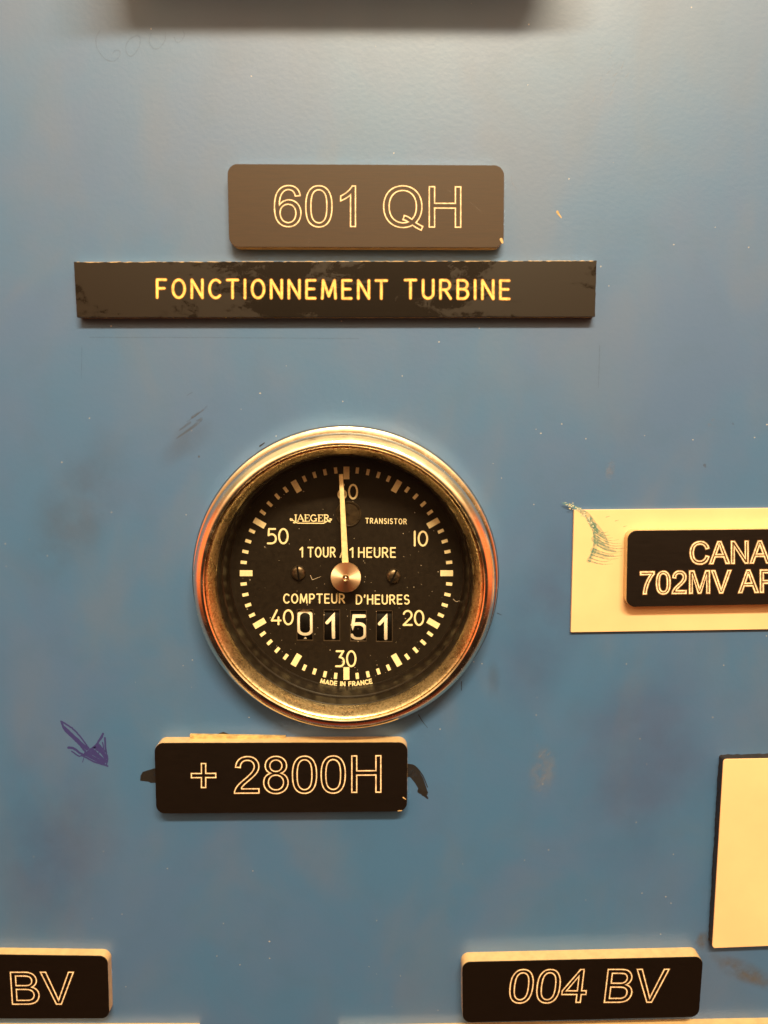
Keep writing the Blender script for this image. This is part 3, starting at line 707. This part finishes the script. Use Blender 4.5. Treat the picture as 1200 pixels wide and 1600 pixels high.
# plug, screws, counter drums
def disc_part(name, c, r, h0, h1, mat, parent, bev=0.15, n=48):
    return lathe(name, [(r, h0), (r, h1-bev), (r-bev*.4, h1-bev*.3), (r-bev, h1), (0.0001, h1)], mat, parent, c, n=n)
pg = P(544.5, 803, H_D)
lathe('plug', [(20.0*SD, H_D+0.01), (20.0*SD, H_D+0.20), (19.2*SD, H_D+0.32), (18.0*SD, H_D+0.30), (17.4*SD, H_D+0.06), (9*SD, H_D+0.03), (0.0001, H_D+0.16)], M['plug'], meter, pg, n=64)
for (u, v, rpx, ang) in ((466.5, 894.5, 11.2, 96), (615, 899.5, 11.2, 66)):
    c = P(u, v, H_D); r = rpx*SD
    sr = lathe('screw', [(r, H_D+0.01), (r, H_D+0.35), (r*.93, H_D+0.62), (r*.7, H_D+0.82), (r*.35, H_D+0.92), (0.0001, H_D+0.95)], M['screw'], meter, c, n=40, smooth=60)
    a = math.radians(ang); d = Vector((math.cos(a), 0, math.sin(a))); nn = Vector((-d.z, 0, d.x)); w2 = 1.5*SD
    V = [Vector((c.x, -(H_D+0.90), c.z))+d*s1*r*.99+nn*s2*w2+Vector((0, dy, 0)) for dy in (0.6, -0.07) for s1, s2 in ((-1, -1), (1, -1), (1, 1), (-1, 1))]
    link_mesh('slot', V, [(0, 1, 2, 3), (4, 5, 6, 7), (0, 1, 5, 4), (1, 2, 6, 5), (2, 3, 7, 6), (3, 0, 4, 7)], M['drum'], sr, org(meter))
DIG = {'0': [arc(.30, .76, .28, .24, 0, 180, 12)+arc(.30, .24, .28, .24, 180, 360, 12)+[(.58, .76)]],
       '1': [[(.04, .70), (.30, .98), (.30, .01)]],
       '5': [[(.56, 1), (.12, 1), (.06, .55)]+arc(.30, .60, .26, .08, 165, 90, 5)+arc(.34, .47, .24, .21, 90, 0, 7)+arc(.34, .24, .24, .24, 0, -90, 8)+arc(.28, .20, .26, .20, -90, -175, 7)]}
RD = 7.5
for kx, ((a, b), ch, dy) in enumerate(zip(wins, '0151', (-3.0, 3.2, 3.6, 3.6))):
    ca = P((a+b)/2, 976.5+kx*.7, H_D-0.25)
    x0, x1 = P(a, 976, H_D).x-0.25, P(b, 976, H_D).x+0.25
    V, Fc = [], []; n = 48
    for xx in (x0, x1):
        for i in range(n):
            t = 2*math.pi*i/n; V.append(Vector((xx, -(H_D-0.25-RD+RD*math.cos(t)), ca.z+RD*math.sin(t))))
    for i in range(n): Fc.append((i, (i+1) % n, n+(i+1) % n, n+i))
    Fc.append(tuple(range(n))); Fc.append(tuple(range(n, 2*n)))
    dr = link_mesh('number_drum', V, Fc, M['drum'], meter, org(meter), smooth=30)
    ik = Ink(0)
    def wrap(p, dh, ca=ca):
        t = p[1]/RD; rr = RD+0.02+dh
        return Vector((ca.x+p[0], -(H_D-0.25-RD+rr*math.cos(t)), ca.z+rr*math.sin(t)))
    hh = 38.0*SD; ww = hh
    for plx in DIG[ch]:
        wd = .60*hh; fine_ = []
        for i in range(len(plx)-1):
            p, q = Vector(plx[i]), Vector(plx[i+1]); m = max(1, int((q-p).length/.06)); fine_ += [p+(q-p)*j/m for j in range(m)]
        fine_.append(Vector(plx[-1]))
        off = -.30 if ch != '1' else -.24
        zc = (-dy-8 if False else -dy)*SD
        ik.stroke([((p.x+off)*hh, (p.y-.5)*hh+zc) for p in fine_], 5.1*SD, closed=False, fn=wrap)
    if ch == '0':
        ik.add([Vector((-.35, -3.35)), Vector((.35, -3.35)), Vector((.12, -2.88)), Vector((-.12, -2.88))], [(0, 1, 2, 3)], fn=wrap)
    dg = ik.build('digit', M['digit'], dr)
    # pale rim of the neighbouring figure peeping in at the window ends
# needle
H_N = -2.2
hc = P(540.5, 901.5, H_N)
tip = P(532.8, 741, H_N); w0_, w1_ = 5.4*scale_at(540, 900, H_N), 3.0*scale_at(540, 900, H_N)
d = (tip-hc).normalized(); nn = Vector((-d.z, 0, d.x))
base_p = hc-d*1.0
V = []
for hh_, ins in ((-0.30, 0), (-0.02, 0), (0.06, .12)):
    for p, ww_ in ((base_p, w0_-ins), (tip, w1_-ins)):
        for s_ in (-1, 1): V.append(p+nn*s_*ww_+Vector((0, -hh_, 0)))
Fc = []
for r in range(2):
    o_ = r*4
    for a, b in ((0, 1), (1, 3), (3, 2), (2, 0)): Fc.append((o_+a, o_+b, o_+4+b, o_+4+a))
Fc += [(8, 9, 11, 10), (0, 2, 3, 1)]
ndl = link_mesh('needle', V, Fc, M['needle'], meter, org(meter))
sN = scale_at(540, 900, H_N+0.5)
hub_c = Vector((hc.x, 0, hc.z))
def hub_obj(name, prof, mat, parent):
    V, Fc = [], []; n = 72
    for r, h in prof:
        for i in range(n):
            a = 2*math.pi*i/n; V.append(Vector((r*math.cos(a), -h, r*math.sin(a))))
    for kk in range(len(prof)-1):
        for i in range(n):
            j = (i+1) % n; Fc.append((kk*n+i, kk*n+j, (kk+1)*n+j, (kk+1)*n+i))
    o = link_mesh(name, V, Fc, mat, parent, None, smooth=40)
    o.location = (hub_c-org(meter))*MM
    return o
hub = hub_obj('hub', [(24*sN, H_N+0.12), (24*sN, H_N+0.40), (23.4*sN, H_N+0.52), (12*sN, H_N+0.72), (5.4*sN, H_N+0.84)], M['hub'], meter)
hub_obj('hub_pin', [(5.4*sN, H_N+0.60), (5.2*sN, H_N+1.05), (4*sN, H_N+1.22), (2.6*sN, H_N+1.1), (2.2*sN, H_N+0.98), (1.2*sN, H_N+1.12), (0.0001, H_N+1.16)], M['chrome'], meter)
hub_obj('spindle', [(7*sN, H_D+0.0), (7*sN, H_N+0.2)], M['screw'], meter)
# dust on the dial and inside of the glass
kd = Ink(H_D+0.05)
for i in range(130):
    a = random.uniform(0, 6.283); r = 168*math.sqrt(random.random()); p = Vector((541+r*math.cos(a), 897+r*math.sin(a))); q = random.uniform(.25, .8)
    th = random.uniform(0, 6.28)
    kd.add([p+Vector((math.cos(th+j*1.57)*q*(1.6 if j % 2 else .8), math.sin(th+j*1.57)*q)) for j in range(4)], [(0, 1, 2, 3)])
kd.stroke(smooth_pts([(708, 936), (713, 940), (718, 939), (724, 944)]), .7, .4)
kd.stroke([(485, 899), (488, 906), (501, 901)], .7, .4)
dd = kd.build('dust', M['dust'], meter); dd['kind'] = 'stuff'

# ------------------------------------------------------------------ marks drawn and worn into the panel
mark('ink_arrow', [
    (smooth_pts([(95, 1127), (106, 1133), (118, 1143), (130, 1157), (139, 1170)]), 2.6, 2.2),
    (smooth_pts([(96, 1128), (101, 1140), (113, 1152), (124, 1163), (134, 1175)]), 3.4, 3.0),
    ([(100, 1137), (136, 1170)], 5.0, 5.0), ([(108, 1144), (135, 1166)], 1.2, 1.0),
    (smooth_pts([(161, 1147), (151, 1163), (140, 1172), (128, 1181)]), 3.4, 2.2),
    ([(160, 1151), (149, 1167), (135, 1178)], 2.0, 2.0),
    (smooth_pts([(164, 1153), (165, 1170), (168, 1186), (166, 1196)]), 3.0, 2.2), ([(160, 1160), (166, 1190)], 2.0, 2.0),
    ([(128, 1180), (146, 1190), (168, 1197)], 2.6, 2.6), ([(134, 1178), (162, 1193)], 6, 5), ([(145, 1173), (164, 1190)], 6, 5), ([(152, 1165), (165, 1184)], 6, 5), ([(136, 1179), (158, 1191)], 6, 5), ([(140, 1175), (165, 1189)], 4.2, 4.0),
    ([(148, 1168), (166, 1182)], 4.0, 3.2), ([(153, 1162), (164, 1174)], 3.0, 2.4), ([(150, 1186), (158, 1168)], 2.0, 1.5), ([(140, 1183), (152, 1170)], 2.0, 1.5),
    (smooth_pts([(107, 1168), (116, 1170), (124, 1176), (132, 1180)]), 4.0, 3.0), ([(112, 1174), (124, 1182), (134, 1178)], 2.2, 2.0), ([(129, 1191), (131, 1184)], 1.2, 1.0)],
    'purple', 0.012, wig=0.8)
mark('pencil_digits', [
    (smooth_pts([(156, 48), (150, 60), (152, 76), (163, 91), (176, 96), (186, 89), (187, 80), (180, 79), (176, 84)]), 1.5),
    (smooth_pts([(214, 55), (202, 62), (196, 75), (200, 86), (207, 87), (217, 74), (219, 60), (214, 55)]), 1.5),
    (smooth_pts([(236, 52), (233, 66), (240, 76), (250, 74), (258, 62), (258, 50)]), 1.5),
    (smooth_pts([(272, 58), (276, 66), (283, 64), (288, 55), (286, 48)]), 1.4)], 'pencil', 0.012)
mark('guide_line', [([(140, 527), (330, 527.5), (560, 529)], 1.2), ([(937, 540), (935, 605)], 1.6, 1.2), ([(128, 540), (127, 592)], 1.0)], 'pencil', 0.012)
mk = Ink(0.012)
mk.add([Vector(p) for p in ((219, 1220), (219.5, 1212), (223, 1206), (231, 1203.5), (246, 1199), (246, 1223), (236, 1223.5), (232, 1221.5))], [tuple(range(8))])
mk.stroke(smooth_pts([(656, 1236), (661, 1240), (668, 1247)]), 8, 3)
mk.stroke([(658, 1238), (668, 1238)], 4, 2); mk.stroke(smooth_pts([(636, 1194), (648, 1197), (660, 1211), (668, 1230)]), 2, 1.5)
mk.add([Vector(p) for p in ((336, 1150), (342, 1146), (349, 1143.5), (357, 1146.5), (364, 1150))], [tuple(range(5))])
mk.build('marker_stroke', M['marker'], panel)
mark('marker_tail', [(smooth_pts([(634, 1205), (644, 1206), (653, 1217), (658, 1227), (663, 1239)]), 20, 11)], 'markerthin', 0.008)
mark('scuff', [(smooth_pts([(292, 659), (305, 650), (317, 641), (323, 635)]), 1.5, 2.5), ([(300, 652), (318, 640)], 4.0, 2.0), ([(276, 685), (293, 673), (308, 662), (314, 655)], 2, 5.5), ([(281, 672), (297, 660)], 2, 4), ([(292, 618), (300, 613)], 1, 1.6), ([(307, 657), (312, 656)], 2.5, 2)], 'rust', 0.010, wig=0.6)
mark('hairline', [(smooth_pts([(654, 1117), (660, 1127), (668, 1137)]), 1.3, .6), ([(721, 1065), (721, 1079)], 1.2, .8), ([(406, 697), (409, 695), (413, 692)], 2.6, 1.6), ([(777, 958), (784, 961)], 1, .5)], 'marker', 0.012)
rb = []
for i in range(16):
    x = random.gauss(850, 7); y = random.gauss(1203, 18); rb.append(([(x, y), (x+random.uniform(2, 6), y-random.uniform(2, 6))], random.uniform(1.0, 2.5), .5))
for i in range(26):
    x = random.gauss(953, 4); y = random.gauss(732, 11); rb.append(([(x, y), (x+random.uniform(2, 5), y-random.uniform(1, 4))], random.uniform(.8, 1.8), .5))
for i in range(8):
    x = random.gauss(1112, 4); y = random.gauss(662, 4); rb.append(([(x, y), (x+random.uniform(2, 5), y-random.uniform(-2, 4))], random.uniform(.8, 1.5), .5))
for i in range(14):
    x = random.gauss(955, 14); y = random.gauss(120, 30); rb.append(([(x, y), (x+random.uniform(4, 10), y-random.uniform(4, 16))], random.uniform(.8, 1.5), .4))
rb.append((smooth_pts([(799, 276), (800, 285), (806, 294), (808, 303)]), 1.3, .8))
mark('rubbed_patch', rb, 'haze_rub', 0.010)
mark('paint_chip', [([(871, 331), (873, 335), (877, 340)], 4.0, 1.5)], 'residue', 0.02)
mark('stain', [([(1145, 662), (1146, 663)], 3, 2), ([(1101, 727), (1102, 729)], 5, 3)], 'rust', 0.010)

# soft edged grime and rubbed places (the attribute only fades the film out towards its rim)
def m_soft(name, colr, alpha, nscale, lo, hi, rough=0.55):
    m, nt, b, out = new_mat(name); c = coords(nt)
    b.inputs['Base Color'].default_value = (*colr, 1); b.inputs['Roughness'].default_value = 0.44; b.inputs['Specular IOR Level'].default_value = 0.8
    at = N(nt, 'ShaderNodeAttribute', attribute_name='film')
    n = maprange(nt, noise_t(nt, c, nscale, 4, 0.55), lo, hi, 0, 1)
    L(nt, math_n(nt, 'MULTIPLY', math_n(nt, 'MULTIPLY', n, at.outputs['Fac']), alpha), b.inputs['Alpha']); return m
MS = dict(pale=m_soft('rubbed_pale_film', (0.24, 0.25, 0.29), 0.38, 0.5, 0.30, 0.75),
          grime=m_soft('brown_grime', (0.085, 0.105, 0.150), 0.28, 0.14, 0.15, 0.85),
          rusty=m_soft('rusty_stain', (0.13, 0.105, 0.060), 0.55, 0.4, 0.25, 0.70),
          dusk=m_soft('violet_grey_smudge', (0.082, 0.112, 0.250), 0.34, 0.06, 0.15, 0.80))
def soft_patch(name, u, v, rx, ry, ang, mat, h):
    V, Fc, A = [], [], []; n, R_ = 40, 6; a0 = math.radians(ang)
    for k in range(R_+1):
        f = k/R_
        for i in range(n):
            t = 2*math.pi*i/n; wv = 1+0.22*mnoise.noise(Vector((math.cos(t)*1.5+u, math.sin(t)*1.5, v)))
            x, y = rx*f*wv*math.cos(t), ry*f*wv*math.sin(t)
            V.append(P(u+x*math.cos(a0)-y*math.sin(a0), v+x*math.sin(a0)+y*math.cos(a0), h)); A.append((1-f*f)**1.5 if f < 1 else 0)
    for k in range(R_):
        for i in range(n):
            j = (i+1) % n; Fc.append((k*n+i, k*n+j, (k+1)*n+j, (k+1)*n+i))
    o = flat_mesh(name, V, Fc, MS[mat], panel)
    at = o.data.attributes.new('film', 'FLOAT', 'POINT'); at.data.foreach_set('value', A)
    return o
hh_ = 0.004
for nm, u, v, rx, ry, an, mt in (
        ('rubbed_spot', 848, 1205, 26, 48, 12, 'pale'), ('rubbed_spot', 953, 735, 9, 20, 5, 'pale'), 
        ('smudge', 120, 800, 75, 150, 25, 'grime'), ('smudge', 290, 690, 60, 26, -42, 'grime'), ('smudge', 1000, 1190, 140, 190, 10, 'dusk'), ('smudge', 80, 1320, 130, 170, 0, 'dusk'),
        ('smudge', 860, 960, 80, 200, 20, 'dusk'), 
        ('rust_stain', 1097, 1470, 12, 20, 25, 'rusty'), ('rust_stain', 1165, 1520, 62, 20, 25, 'rusty'), ('rust_stain', 771, 1060, 14, 30, 0, 'grime')):
    hh_ += 0.0006; soft_patch(nm, u, v, rx, ry, an, mt, hh_)
